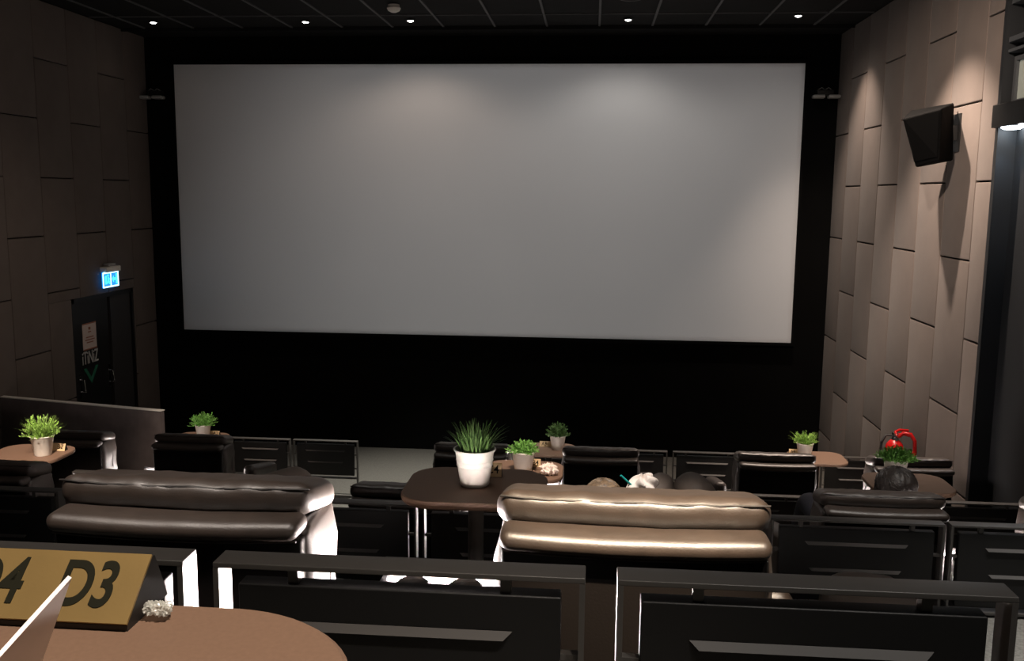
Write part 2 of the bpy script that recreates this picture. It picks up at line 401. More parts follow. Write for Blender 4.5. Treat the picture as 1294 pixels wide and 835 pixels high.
# fire extinguisher on right wall
t=empty('fire_extinguisher',(2.68,8.25,-2.675),0,'red fire extinguisher with red hose against the padded right wall','fire extinguisher')
obj('cylinder',MB().lathe([(.0,0),(.07,0),(.075,.02),(.077,.50),(.071,.545),(.05,.575),(.028,.59)],32,cap=False),M['red'],t)
obj('valve',MB().lathe([(.028,.575),(.03,.60),(.02,.62),(.02,.645)],16).box(-.02,.02,-.03,.03,.62,.65),M['chrome'],t)
obj('handle',MB().tube([(0,-.03,.63),(.0,-.0,.66),(.04,.02,.672),(.12,.03,.665)],.012).tube([(0,0,.64),(.08,.01,.635),(.13,.02,.62)],.010),M['red'],t)
obj('hose',MB().tube([(.02,-.02,.62),(.06,-.04,.66),(.11,-.06,.655),(.145,-.07,.60),(.15,-.075,.50),(.13,-.08,.38),(.1,-.085,.25)],.017,10),M['red'],t)
obj('horn',MB().tube([(-.02,.02,.62),(-.07,.03,.62),(-.105,.02,.56),(-.115,.0,.46),(-.11,-.01,.30)],.012,8,rs=[.008,.010,.012,.018,.030]),M['rubber'],t)
obj('gauge',MB().lathe([(.014,0),(.014,.012)],16,(0,-.045,.60),axis='y'),M['chrome'],t)
obj('label_band',MB().lathe([(.0755,.22),(.0758,.23),(.0758,.38),(.0755,.39)],32,cap=False),M['lightplastic'],t)
obj('wall_hook',MB().box(.05,.155,-.03,.03,.44,.50),M['chrome'],t)

# ------------------------------------------------------------------ seats
def make_seat():
    t=empty('recliner_seat')
    # backrest body
    def ex1(w,nn,tt):
        if nn.x*nn.x>.5: w.x+= .008*math.sin(w.z*42)*(1 if nn.x>0 else -1)*max(0,1-abs(tt[1]))**.5
        return w
    v,fc=cushion(.284,.102,.285,.030,(6,4,10),.005,.004,9,1,ex1)
    m=MB(); m.add([(a,b+.160,c+.70) for a,b,c in v],fc,0,True)
    br=obj('backrest',m,M['leather'],t)
    for s in (-1,1):
        m=MB(); m.tube([(s*.289,.175+.004*math.sin(k*1.7),.42+.055*k) for k in range(10)],.0022,5)
        obj('side_seam',m,M['piping'],br)
    m=MB(); m.box(-.268,.268,.036,.075,.06,.965,bev=.010)
    obj('back_panel',m,M['leather_dark'],t)
    # rolled lip under the pillow
    def ex2(w,nn,tt):
        w.z+= -.007*(1-tt[0]**2)
        return w
    v,fc=cushion(.268,.046,.0205,.0195,(30,2,2),.002,.0012,12,2,ex2)
    m=MB(); m.add([(a,b+.044,c+.988) for a,b,c in v],fc,0,True)
    rl=obj('back_roll',m,M['leather'],t)
    m=MB(); m.tube([(x/20*.262,.020,.9625-.009*(1-(x/20)**2)) for x in range(-20,21)],.0025,6)
    obj('piping',m,M['leather'],rl)
    # head pillow
    def crease(x):
        return .0028*noise.noise(Vector((x*19,1.3,0)))+.0012*noise.noise(Vector((x*60,4,0)))
    def ex3(w,nn,tt):
        if tt[2]>.2: w.z+=crease(w.x)*tt[2]*(1 if tt[1]<.3 else .4)
        
        if tt[1]<-.3 and abs(tt[0])>.6: w.y+= .012*abs(math.sin(w.x*60))*(abs(tt[0])-.6)
        w.z-=.004*(1-tt[0]**2)+.22*(w.y+.098)
        return w
    v,fc=cushion(.279,.098,.036,.033,(48,8,3),.006,.0024,13,3,ex3)
    m=MB(); m.add([(a,b+.168,c+1.036) for a,b,c in v],fc,0,True)
    pl=obj('head_pillow',m,M['leather'],t)
    pts=[]
    for k in range(61):
        x=-.274+.548*k/60; pts.append((x,.0725+.006*abs(x/.272)**8,1.0575+crease(x)*1.1-.004*(1-(x/.28)**2)))
    m=MB(); m.tube(pts,.0026,6); 
    pass
    obj('piping',m,M['piping'],pl)
    # seat, arms, base, footrest
    v,fc=cushion(.27,.27,.07,.045,(8,8,3),.012,.004,9,5)
    m=MB(); m.add([(a,b+.56,c+.43) for a,b,c in v],fc,0,True); obj('seat_cushion',m,M['leather'],t)
    m=MB(); m.box(-.27,.27,.10,.80,.05,.37,bev=.02); obj('base',m,M['leather_dark'],t)
    v,fc=cushion(.25,.03,.15,.026,(8,2,5),.006,.003,9,6)
    m=MB(); m.add([(a,b+.86,c+.22) for a,b,c in v],fc,0,True); obj('footrest',m,M['leather'],t)
    return t
def make_arm(s):
    v,fc=cushion(.050,.27,.24,.035,(3,8,6),.004,.003,9,7+s)
    return MB().add([(a+s*.350,b+.62,c+.46-.22*b*max(0,c/.24)) for a,b,c in v],fc,0,True)
SEAT=make_seat()
arm_me={}
for s in (-1,1):
    o=obj('armrest',make_arm(s),M['leather'],None); arm_me[s]=o.data; bpy.data.objects.remove(o)
first=[True]
def seat(x,y,z,outer,label,group):
    o=SEAT if first[0] else copy_tree(SEAT)
    first[0]=False
    # only a copy without the arms is duplicated, arms are added after
    o.location=(x,y,z); tag(o,label,'recliner',group)
    PEND.append((o,outer)); return o
PEND=[]
YA,YBs,YC=6.59,4.18,1.78
XS={1:-3.955,2:-3.005,3:-.855,4:.096,5:1.355,6:2.30}
gA,gB,gC='recliners in the front row','recliners in the second row','recliners in the third row'
seat(XS[3],YC,FC,-1,'dark brown leather recliner just beyond the gold plate, right side glaring white',gC)
seat(XS[4],YC,FC,1,'large brown leather recliner in the centre with golden highlights on its headrest',gC)
seat(XS[2],YBs,FB,1,'brown recliner cut by the left edge beside the small plant table',gB)
s3b=seat(XS[3],YBs,FB-.045,-1,'low recliner back peeking out left of the dark table with the grass pot',gB)
seat(XS[4],YBs,FB-.06,1,'recliner hidden behind the golden-lit centre recliner where a brown-haired person sits',gB)
seat(XS[5],YBs,FB,-1,'grey-brown recliner with the dark-haired person resting in it',gB)
seat(XS[6],YBs,FB,1,'recliner at the right edge showing only its lit pinkish side',gB)
seat(XS[1],YA,FA,-1,'front-row recliner before the grey partition with a bright lit side',gA)
seat(XS[2],YA,FA,1,'front-row recliner with black back in front of the leftmost far table',gA)
seat(XS[3],YA,FA,-1,'front-row recliner behind the white pot of tall grass',gA)
seat(XS[4],YA,FA,1,'front-row recliner right of the small dark-green potted plant, left edge bright',gA)
seat(XS[5],YA,FA,-1,'front-row recliner with black back left of the tan table near the right wall',gA)
seat(XS[6],YA,FA,1,'front-row recliner in front of the fire extinguisher',gA)
for o,s in PEND:
    a=bpy.data.objects.new('armrest',arm_me[s]); C.objects.link(a); a.parent=o

# leather ottomans/footrest pads
def ottoman(x,y,z,sx,sy,sz,rz,tilt,label,g=None,floor=0):
    v,fc=cushion(sx,sy,sz,min(sx,sy,sz)*.85,(8,8,4),.015,.004,7,9)
    t=empty('leather_stool',(x,y,floor),rz,label,'stool',g)
    h=z-floor
    o=obj('pad',MB().add([(a,b,c) for a,b,c in v],fc,0,True),M['pad'],t,loc=(0,0,h)); o.rotation_euler=tilt
    obj('pedestal',MB().lathe([(.0,0),(.09,0),(.09,.012),(.03,.02),(.024,.04),(.024,h-sz*.6),(.06,h-sz*.5),(.0,h-sz*.5)],24,cap=False),M['steel'],t)
    return t
og='padded leather stools between recliners'

# ------------------------------------------------------------------ tables, consoles, pots, plates
def outline(hx,hy,n=2.7,k=56):
    out=[]; r=.11
    for cx,cy,a0 in ((hx-r,hy-r,0),(-hx+r,hy-r,90),(-hx+r,-hy+r,180),(hx-r,-hy+r,270)):
        for j in range(15):
            a=math.radians(a0+6*j+3); out.append((cx+r*math.cos(a)*(1+.0*j),cy+r*math.sin(a)))
    return out
    for i in range(k):
        a=2*PI*i/k; c,s=math.cos(a),math.sin(a)
        out.append((hx*math.copysign(abs(c)**(2/n),c),hy*math.copysign(abs(s)**(2/n),s)))
    return out
def make_table():
    t=empty('side_table')
    m=MB(); O=outline(.232,.192); n=len(O); vs=[];fs=[]
    for sc_,z in ((.0,-.026),(.97,-.026),(.995,-.020),(1,-.012),(.995,-.003),(.98,0),(.0,0)):
        vs+=[(x*sc_,y*sc_,z) for x,y in O]
    for i in range(6):
        for k in range(n): fs.append((i*n+k,i*n+(k+1)%n,(i+1)*n+(k+1)%n,(i+1)*n+k))
    m.add(vs,fs,0,False); top=obj('tabletop',m,M['table'],t)
    obj('pedestal',MB().lathe([(.0,-.655),(.12,-.655),(.12,-.645),(.03,-.635),(.026,-.62),(.026,-.04),(.06,-.03),(.06,-.026)],24,cap=False),M['steel'],t)
    return t
TAB=make_table()
def make_console():
    t=empty('console')
    obj('body',MB().box(-.165,.165,.16,.625,.0,.655,bev=.006),M['console'],t)
    obj('grille',MB().box(-.145,.145,.20,.590,.655,.658),M['mesh'],t)
    obj('front_light_baffle',MB().box(-.165,.165,.16,.172,.60,.690),M['console'],t)  # added lip, keeps the strip light off the rail posts behind
    obj('rear_light_baffle',MB().box(-.165,.165,.625,.636,.60,.690),M['console'],t)  # added lip, blocks strip light toward the table and rails ahead
    for x in (-.07,.07):
        m=MB(); m.lathe([(.042,.657),(.044,.667),(.040,.669),(.038,.659)],24,(x,.525,0),cap=False)
        c=obj('cup_holder',m,M['chrome'],t)
        obj('cup_well',MB().lathe([(.0,.6585),(.038,.6595)],24,(x,.525,0),cap=False),M['piping'],c)
    obj('light_strip',MB().box(-.15,.15,.609,.618,.655,.662).box(-.161,-.150,.20,.47,.655,.662).box(.150,.161,.20,.47,.655,.662),M['led'],t)  # rear run is the console's light; side runs added to brighten seat sides
    return t
CON=make_console()
def console(x,y,z,label,fst=[True]):
    o=CON if fst[0] else copy_tree(CON); fst[0]=False
    o.location=(x,y,z); tag(o,label,'console','lit consoles between paired recliners'); return o
def table(x,y,z,label,fst=[True],sc_=1):
    o=TAB if fst[0] else copy_tree(TAB); fst[0]=False
    o.location=(x,y,z); tag(o,label,'table','rounded side tables between paired recliners'); return o

ZD,ZTC,ZTB,ZTA=-.30,-.943,-1.605,-2.134
table(-.375,.44,ZD,'brown rounded tabletop in the left foreground carrying the gold plate')
table(-.363,2.96,ZTC,'dark brown rounded table holding the white pot of tall grass')
table(-.372,5.36,ZTB,'light brown table half hidden behind the dark table with the grass pot')
table(-3.44,5.36,ZTB,'tan table at the left edge with a bright green potted plant')
table(1.83,5.36,ZTB,'dark grey-brown table beside the dark-haired head')
table(-.33,7.76,ZTA,'dark far table with the small dark-green plant in the middle of the front row')
table(-3.40,7.76,ZTA,'tan far table seen behind the front recliner by the partition')
table(1.90,7.76,ZTA,'tan far table before the black corner near the right wall')
xm,xl,xr=(XS[3]+XS[4])/2,(XS[1]+XS[2])/2,(XS[5]+XS[6])/2
console(xm,YC,FC,'black console with cup holders and light strip between the two nearest recliners')
console(xm,YBs,FB,'lit console between the two middle recliners of the second row')
console(xr,YBs,FB-.07,'lit console right of the recliner with the dark-haired person')
console(xl,YA,FA-.055,'lit console between the front-row recliners by the partition')
console(xm,YA,FA-.055,'lit console between the middle front-row recliners')
console(xr,YA,FA-.055,'lit console between the front-row recliners near the fire extinguisher')

for c_ in kids(CON):
    if c_.name.startswith('light_strip'): c_.material_slots[0].link='OBJECT'; c_.material_slots[0].material=M['led_near']
def pot_mesh():
    m=MB()
    m.lathe([(.0,0),(.044,0),(.048,.004),(.0495,.010),(.0485,.013),(.054,.045),(.0575,.066),(.0595,.068),(.0588,.072),(.0598,.084),(.0615,.086),(.0602,.090),(.0635,.112),(.0675,.116),(.070,.121),(.068,.124),(.0635,.122),(.060,.108),(.058,.098)],48,cap=False)
    return m
def small_pot_mesh():
    return MB().lathe([(.0,0),(.048,0),(.051,.004),(.066,.112),(.071,.116),(.072,.120),(.069,.123),(.064,.120),(.061,.105)],40,cap=False)
pm=obj('pot',pot_mesh(),M['pot']); spm=obj('pot',small_pot_mesh(),M['pot'])
sl=obj('soil',MB().lathe([(.0,.104),(.058,.102),(.061,.100)],24,cap=False),M['soil'])
PM,SPM,SL=pm.data,spm.data,sl.data
for o in (pm,spm,sl): bpy.data.objects.remove(o)
def grass_geo(n,h,spread,w,seed):
    rd=random.Random(seed); m=MB()
    for i in range(n):
        a=rd.uniform(0,2*PI); r0=.050*math.sqrt(rd.random()); x,y=r0*math.cos(a),r0*math.sin(a)
        a2=a+rd.uniform(-.6,.6); L=h*rd.uniform(.55,1.15); out=spread*(r0/.05)**1.2*rd.uniform(.3,1.1)
        side=Vector((-math.sin(a2),math.cos(a2),0)); S=6; vs=[]
        for k in range(S+1):
            t=k/S; p=Vector((x,y,.10))+Vector((math.cos(a2),math.sin(a2),0))*out*(t**1.9)+Vector((0,0,L*(t-.25*t*t*(out/spread))))
            ww=w*(1-t**1.6)+.0003; vs+=[p-side*ww+Vector((0,0,0)),p+side*ww]
        m.add(vs,[(2*k,2*k+1,2*k+3,2*k+2) for k in range(S)],0,True)
    return m
def bush_geo(n,h,spread,seed,leaf=.011):
    rd=random.Random(seed); m=MB()
    for i in range(n):
        a=rd.uniform(0,2*PI); el=math.acos(rd.uniform(.05,1)); L=rd.uniform(.75,1.12)
        tip=Vector((math.cos(a)*math.sin(el)*spread*L,math.sin(a)*math.sin(el)*spread*L,.10+h*math.cos(el)*L*.95+.012))
        base=Vector((math.cos(a)*.03*rd.random(),math.sin(a)*.03*rd.random(),.10))
        m.tube([base,base.lerp(tip,.5)+Vector((0,0,.008)),tip],.0007,4)
        for k in range(9):
            t=.35+.65*k/8; p=base.lerp(tip,t)+Vector((0,0,.008*4*t*(1-t)))
            d=Vector((rd.uniform(-1,1),rd.uniform(-1,1),rd.uniform(-.1,1.1)))+ (tip-base).normalized()*.9; d.normalize()
            sd=d.cross(Vector((rd.uniform(-1,1),rd.uniform(-1,1),rd.uniform(-1,1)))).normalized()
            l=leaf*rd.uniform(.7,1.4); w=l*.22
            m.add([p,p+d*l*.5+sd*w,p+d*l,p+d*l*.5-sd*w],[(0,1,2,3)],0,True)
    return m
def plant(x,y,z,kind,seed,label,h=.075,spread=.09,n=110,ml=None,rz=0):
    t=empty('potted_plant',(x,y,z),rz,label,'plant','potted plants on the side tables')
    for nm,me in (('pot',PM if kind=='grass' else SPM),('soil',SL)):
        o=bpy.data.objects.new(nm,me); C.objects.link(o); o.parent=t
    g=grass_geo(n,h,spread,.0028,seed) if kind=='grass' else (grass_geo(n,h,spread,.0022,seed) if kind=='tuft' else bush_geo(n,h,spread,seed,.016))
    if kind=='tuft':
        g2=bush_geo(n//2,h,spread*.95,seed+5,.016); g.add(g2.v,g2.f,0,True)
    obj('foliage',g,M[ml or 'grass'],t)
    return t
plant(-.368,2.96,ZTC,'grass',1,'large ribbed white pot of long spiky grass on the dark nearest table',.108,.068,230,'grass')
plant(-.375,5.33,ZTB,'bush',2,'white pot with small fine-leaved plant beside the B4 plate',.065,.090,120,'leafy')
plant(-3.335,5.33,ZTB,'tuft',3,'bright green potted plant on the table at the left edge',.135,.12,170,'grass2')
plant(-.255,7.76,ZTA,'bush',4,'small dark-green plant in a white pot beside the A3 plate',.11,.098,190,'grass')
plant(-3.366,7.76,ZTA,'bush',5,'bushy green potted plant against the black wall beside the A2 plate',.11,.115,150,'leafy')
plant(1.80,7.76,ZTA,'tuft',6,'green potted plant on the far table near the right wall',.105,.11,150,'grass2')
plant(1.775,5.42,ZTB,'bush',7,'bushy green plant right above the dark-haired head',.078,.105,240,'leafy',0)

def plate(x,y,z,words,label,m_face,w=.134,h=.05):
    t=empty('seat_number_plate',(x,y,z),0,label,'number plate','seat number plates on the side tables')
    lean=.026 if w>.12 else .02
    hz=.034
    # front face from (y=0,z=0) to (y=.041,z=.032)
    def quad(yo,th):
        nrm=Vector((0,-hz,.041)).normalized()*th
        return nrm
    A=(0,.004); B=(.041,.004+hz); Cc=(.062,.0)
    vs=[(sx*w/2,yy,zz) for sx in (-1,1) for yy,zz in ((0,0),(0,.004),B,(.044,B[1]),Cc)]
    m=MB(); m.add(vs,[(0,1,2,3,4),(9,8,7,6,5)]+[(i,5+i,5+(i+1)%5,(i+1)%5) for i in range(5)])
    obj('wedge_stand',m,M['rubber'],t)
    ang=math.atan2(hz,.041)
    L=math.hypot(hz,.041)
    m=MB(); m.box(-w/2-.0005,w/2+.0005,0,L,0,.0018)
    fp=obj('face_plate',m,m_face,t,loc=(0,-.001,.005),rot=(ang,0,0))
    for s,xx in words:
        text_mesh('lettering',s,L*.92,M['ink'],fp,(xx,L*.5,.0022),(0,0,0),.0002,L*.018,.72)
    return t
plate(-.384,.585,ZD,(('D4',-.036),('D3',.033)),'gold seat plate reading D4 and D3 in the left foreground',M['gold'],.142)
def splate(x,y,z,words,label):
    t=empty('seat_number_plate',(x,y,z),0,label,'number plate','seat number plates on the side tables')
    w,h=.134,.044
    m=MB(); vs=[(sx*w/2,yy,zz) for sx in (-1,1) for yy,zz in ((0,0),(.018,h),(.036,0))]
    m.add(vs,[(0,1,2),(5,4,3),(0,3,4,1),(1,4,5,2),(2,5,3,0)]); obj('wedge_stand',m,M['rubber'],t)
    L=math.hypot(.018,h); ang=math.atan2(h,.018)
    fp=obj('face_plate',MB().box(-w/2,w/2,0,L,0,.0016),M['wood_plate'],t,loc=(0,-.002,.001),rot=(ang,0,0))
    for s,xx in words: text_mesh('lettering',s,L*.86,M['ink'],fp,(xx,L*.5,.002),(0,0,0),.0002,L*.006,.9)
splate(-.355,3.05,ZTC,(('C4',.036),),'number plate reading C4 behind the large ribbed grass pot')
splate(-.345,5.42,ZTB,(('B4',.036),),'number plate reading B4 right of the small fine-leaved plant')
splate(-3.315,5.42,ZTB,(('B2',.036),),'number plate reading B2 on the left edge table')
splate(-.345,7.82,ZTA,(('A3',-.028),),'number plate reading A3 left of the small dark-green plant')
splate(-3.315,7.82,ZTA,(('A2',.034),),'number plate reading A2 on the far left table')
splate(1.755,7.82,ZTA,(('A5',-.036),),'number plate reading A5 left of the plant near the right wall')

# white card leaning in the foreground
A=Vector((-.272,.45,-.201)); B=Vector((-.008,-.05,-.019)).normalized(); Cc=Vector((-.038,.02,-.064)).normalized()
Cc=(Cc-B*Cc.dot(B)).normalized(); N=B.cross(Cc)*.0022
A2=A+B*.13; pts=[A,A2,A2+Cc*((A2.z+.2975)/-Cc.z),A+Cc*((A.z+.2975)/-Cc.z)]
tag(hexa([tuple(p) for p in pts]+[tuple(p+N) for p in pts]).build('menu_card',M['white']),'plain white card leaning in the bottom left corner before the gold plate','card')
def blob(name,c,r,m_,seed,par=None,n=10,amp=.35):
    v,fc=rbox_geo(r[0],r[1],r[2],min(r)*.9,n,3,lambda w,nn,t: w+nn*min(r)*amp*noise.noise(w*(2.2/min(r))+Vector((seed,0,0))))
    return MB().add([(a+c[0],b+c[1],d+c[2]) for a,b,d in v],fc,0,False).build(name,m_,par)
tag(blob('crumpled_wrapper',(-.301,.606,ZD+.008),(.009,.006,.0035),M['wrap'],3,amp=.9),'crumpled clear plastic wrapper at the right end of the gold plate','wrapper')
tag(blob('crumpled_napkin',(-.225,5.27,ZTB+.032),(.045,.035,.028),M['cream'],5,amp=.9),'crumpled white napkin on the table right of the B4 plate','napkin')

# ------------------------------------------------------------------ guard rails
def rail(x0,x1,y,ztop,zfl,label,group,slot=.62):
    w=x1-x0; t=empty('guard_rail',((x0+x1)/2,y,zfl),0,label,'guard rail',group)
    H=ztop-zfl; hw=w/2; D=.026; th=.009; bot=H-.37 if H>.45 else .012
    m=MB()
    m.box(-hw,hw,-D,D,H-th,H,bev=.0015); 
    m.box(-hw,-hw+th,-D,D,0,H-th); m.box(hw-th,hw,-D,D,0,H-th)
    m.box(-hw+th,hw-th,-D,D,bot,bot+th)
    obj('frame',m,M['steel'],t)
    px=hw-.036; pt=H-.036; pb=max(bot+.03,pt-.31); y0,y1=-.017,.017
    s=w*slot/2; z1,z2=pt-.057,pt-.168
    if z2-.02<pb: z2=(z1+pb)/2-.01
    obj('panel',MB().box(-px,px,y0,y1,pb,pt,bev=.003),M['steel_panel'],t)
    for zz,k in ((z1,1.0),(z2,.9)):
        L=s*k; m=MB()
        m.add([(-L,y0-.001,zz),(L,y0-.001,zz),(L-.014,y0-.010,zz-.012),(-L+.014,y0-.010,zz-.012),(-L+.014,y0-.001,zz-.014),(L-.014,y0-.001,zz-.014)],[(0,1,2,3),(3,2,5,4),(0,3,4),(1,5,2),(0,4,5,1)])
        obj('ledge_highlight',m,M['strip'],t)  # pale bar imitates overhead light caught on a groove's lower face
    m2=MB()
    for sx in (-1,1):
        for zz in (pt-.10,pt-.235):
            if zz>pb+.02: obj('connector',MB().box(min(sx*px,sx*(hw-th)),max(sx*px,sx*(hw-th)),-.008,.008,zz-.005,zz+.005),M['steel'],t)
        obj('connector',MB().box(sx*(px-.085)-.008,sx*(px-.085)+.008,-.010,.010,pt,H-th),M['steel'],t)
    return t
g1='guard rails at the near edge','guard rails behind the second row','guard rails behind the front row','guard rails before the front floor'
# nearest
for x0,x1,l in ((-1.235,-.62,'nearest guard rail behind the gold plate at the left'),(-.572,.001,'nearest guard rail in the middle, between the foreground table and the golden recliner'),(.049,.622,'nearest guard rail at the bottom right with a wide dark panel')):
    rail(x0,x1,1.36,-.564,FD,l,g1[0])
for x0,x1,l in ((-3.68,-3.00,'second-row guard rail partly outside the left edge'),(-2.97,-2.28,'black guard rail at the left edge below the tan table'),(-1.40,-.712,'guard rail visible right of the glaring white recliner side'),(-.685,.0,'guard rail hidden under the dark table with the grass pot'),(.03,.72,'guard rail hidden behind the golden-lit centre recliner'),(.751,1.434,'guard rail in front of the dark-haired person'),(1.458,2.14,'bluish-edged guard rail at the right edge below the lit recliner side'),(2.17,2.85,'guard rail beyond the right edge on the second level')):
    if x0>2.1 or x0<-3.5: continue
    rail(x0,x1,3.76,-1.288,FC,l,g1[1],.60)
for x0,x1,l in ((-3.632,-2.98,'thin-framed guard rail under the glow beside the left partition'),(-2.945,-2.287,'thin-framed guard rail left of the brown slanting stool'),(-.42,.20,'front-row guard rail hidden beyond the second-row brown-haired person'),(.23,.56,'short guard rail right of the white whipped drink'),(.593,1.447,'guard rail below the black front recliner near the right'),(1.53,2.19,'guard rail behind the dark-haired head'),(2.22,2.86,'guard rail along the dark wall right of the front-row recliner')):
    rail(x0,x1,6.16,-1.965,FB,l,g1[2])
for x0,x1,l in ((-3.44,-2.85,'far slotted rail left of the two slotted rails beside the aisle'),(-2.82,-2.19,'far slotted rail directly left of the open grey aisle floor'),(-.53,.08,'far slotted rail behind the small dark-green plant'),(.11,.74,'far slotted rail right of the lit front-row recliner edge'),(.79,1.42,'far slotted rail behind the two brown stool pads'),(1.46,2.10,'far slotted rail below the table near the right wall'),(2.14,2.84,'far slotted rail by the fire extinguisher')):
    rail(x0,x1,8.56,-2.34,FA,l,g1[3])

# ottoman pads
ottoman(-1.66,4.80,-1.62,.10,.20,.11,-.5,(0,-.55,0),'slanting brown leather stool pad beyond the left recliner, beside the open aisle',og,FB)
ottoman(.40,5.25,-1.70,.078,.15,.10,-.25,(0,.35,0),'brown leather stool pad just right of the white whipped drink',og,FB)
ottoman(.615,5.25,-1.685,.095,.15,.095,.2,(0,.18,0),'rounded brown leather stool pad in front of a far slotted rail, right of its twin',og,FB)
ottoman(.85,2.62,-1.20,.125,.20,.08,.1,(0,.05,0),'broad round brown leather stool pad low behind the nearest right rail',og,FC)

# ------------------------------------------------------------------ people
def skin_body(name, joints, edges, m_, parent, sub=2):
    me=bpy.data.meshes.new(name); me.from_pydata([j[0] for j in joints],edges,[]); o=bpy.data.objects.new(name,me); C.objects.link(o)
    o.modifiers.new('s','SKIN'); 
    sv=me.skin_vertices[0].data
    for i,j in enumerate(joints):
        r=j[1]; sv[i].radius=(r,r) if not isinstance(r,tuple) else r
    sv[0].use_root=True
    sb=o.modifiers.new('u','SUBSURF'); sb.levels=sub; sb.render_levels=sub
    dg=bpy.context.evaluated_depsgraph_get(); me2=bpy.data.meshes.new_from_object(o.evaluated_get(dg))
    bpy.data.objects.remove(o); me2.materials.clear(); me2.materials.append(m_)
    for p in me2.polygons: p.use_smooth=True
    me2.name=name; o=bpy.data.objects.new(name,me2); C.objects.link(o); o.parent=parent
    return o
def person(x,y,z,head,label,hairm,shirt,cup=None,long=False):
    "origin at the seat surface under the pelvis; head = local head centre"
    t=empty('person',(x,y,z),0,label,'person')
    hx,hy,hz=head
    ny,nz=hy+.035,hz-.125
    J=[((0,.42,.10),.115),((hx*.4,.28,.5*(nz-.06)+.05),.105),((hx*.75,.5*ny+.10,nz-.075),(.14,.10)),((hx*.9,ny+.02,nz-.005),.052),((hx*.97,hy+.01,hz-.06),.05),
       ((-.17+hx*.8,ny+.06,nz-.06),.048),((-.205+hx*.5,.22,nz-.15 if nz>.27 else .12),.040),((-.17,.42,.17),.032),((-.12,.50,.20),.028),
       ((.17+hx*.8,ny+.06,nz-.06),.048)]
    E=[(0,1),(1,2),(2,3),(3,4),(2,5),(5,6),(6,7),(7,8),(2,9)]
    if cup:
        cx,cy,cz=cup
        J+=[((.235,.18,.13),.040),((cx+.015,cy-.03,cz-.10),.031),((cx,cy-.03,cz-.05),.027)]
    else: J+=[((.235,.22,nz-.15 if nz>.27 else .12),.040),((.20,.42,.17),.032),((.15,.50,.20),.028)]
    E+=[(9,10),(10,11),(11,12)]
    b=len(J)
    for s in (-1,1):
        J+=[((s*.10,.46,.09),.080),((s*.13,.82,.12),.060),((s*.12,1.06,-.14),.046),((s*.12,1.14,-.34),.036),((s*.12,1.25,-.37),.033)]
        k=b if s<0 else b+5
        E+=[(0,k),(k,k+1),(k+1,k+2),(k+2,k+3),(k+3,k+4)]
    JJ=[(j_[0],(tuple(r*.84 for r in j_[1]) if isinstance(j_[1],tuple) else j_[1]*.84) if q in (0,1,2,5,9) or q>=b and (q-b)%5 in (0,1) else j_[1]) for q,j_ in enumerate(J)]
    body=skin_body('body',JJ,E,M['skin'],t)
    # head (part of the skin figure, shaped mesh)
    v,fc=rbox_geo(.074,.092,.112,.070,6,4,lambda w,nn,tt:Vector((w.x*(1-.22*max(0,-tt[2])**2),w.y+.010*max(0,-tt[2]),w.z)))
    m=MB(); m.add([(a+hx,b_+hy,c+hz) for a,b_,c in v],fc,0,True)
    m.add([(hx-.012,hy+.090,hz+.012),(hx+.012,hy+.090,hz+.012),(hx,hy+.118,hz-.022),(hx-.015,hy+.088,hz-.028),(hx+.015,hy+.088,hz-.028)],[(0,1,2),(0,2,3),(1,4,2),(3,2,4),(0,3,4,1)],0,True)
    for s in (-1,1):
        v,fc=rbox_geo(.010,.020,.032,.009,3,2); m.add([(a+hx+s*.078,b_+hy,c+hz-.005) for a,b_,c in v],fc,0,True)
    hd=obj('head',m,M['skin'],t)
    for s in (-1,1): obj('eye',MB().lathe([(0,-.008),(.008,-.004),(.011,0),(.008,.004),(0,.006)],12,(hx+s*.03,hy+.088,hz+.01),axis='y',cap=False),M['ink'],hd)
    obj('mouth',MB().box(hx-.022,hx+.022,hy+.086,hy+.096,hz-.058,hz-.050,bev=.003),mat('lips',(.35,.12,.1),.5),hd)
    def hd_disp(w,nn,tt):
        a=math.atan2(w.x,-w.y+.02)
        k=noise.noise(Vector((w.x*14,w.y*14,w.z*14+hx*9)))*.008+noise.noise(Vector((w.x*60,w.y*22,w.z*30)))*.004
        w=w+nn*k
        if w.y>.05 and w.z<.05: w.y=.05+(w.y-.05)*.2
        return w
    v,fc=rbox_geo(.096,.106,.096,.085,12,5,hd_disp)
    hm=MB().add([(a+hx,b_+hy-.012,c+hz+.035) for a,b_,c in v],fc,0,True)
    rd=random.Random(int(hx*1000)+3)
    for q in range(260):
        a0=rd.uniform(0,2*PI); sweep=rd.uniform(.3,.9); p0=rd.uniform(.05,.6); pts=[]
        for kk in range(7):
            ph=p0+(.35+.9*rd.random()*.3)*kk/2.2*sweep; aa=a0+.25*math.sin(kk*.8+q)
            rr=1.015+.05*math.sin(kk*1.1+q)*rd.random()
            pts.append((hx+.098*rr*math.sin(ph)*math.cos(aa),hy-.012+.108*rr*math.sin(ph)*math.sin(aa),hz+.035+.098*rr*math.cos(ph)))
        if min(p[2] for p in pts)>hz-.05: hm.tube(pts,.0022,4,rs=[.0012,.0024,.0026,.0026,.0022,.0016,.0006])
    obj('hair',hm,hairm,t)
    # clothes
    Js=[(J[i][0],(J[i][1][0]*1.1,J[i][1][1]*1.12) if isinstance(J[i][1],tuple) else J[i][1]*1.14) for i in (0,1,2,5,6,9,10)]
    skin_body('shirt',[(Js[0][0],Js[0][1])]+Js[1:],[(0,1),(1,2),(2,3),(3,4),(2,5),(5,6)],shirt,t)
    Jt=[((0,.42,.10),.128)]; Et=[]
    for q,s in enumerate((-1,1)):
        Jt+=[((s*.10,.46,.09),.092),((s*.13,.82,.12),.070),((s*.12,1.06,-.14),.056),((s*.12,1.12,-.30),.050)]
        k=1+4*q; Et+=[(0,k),(k,k+1),(k+1,k+2),(k+2,k+3)]
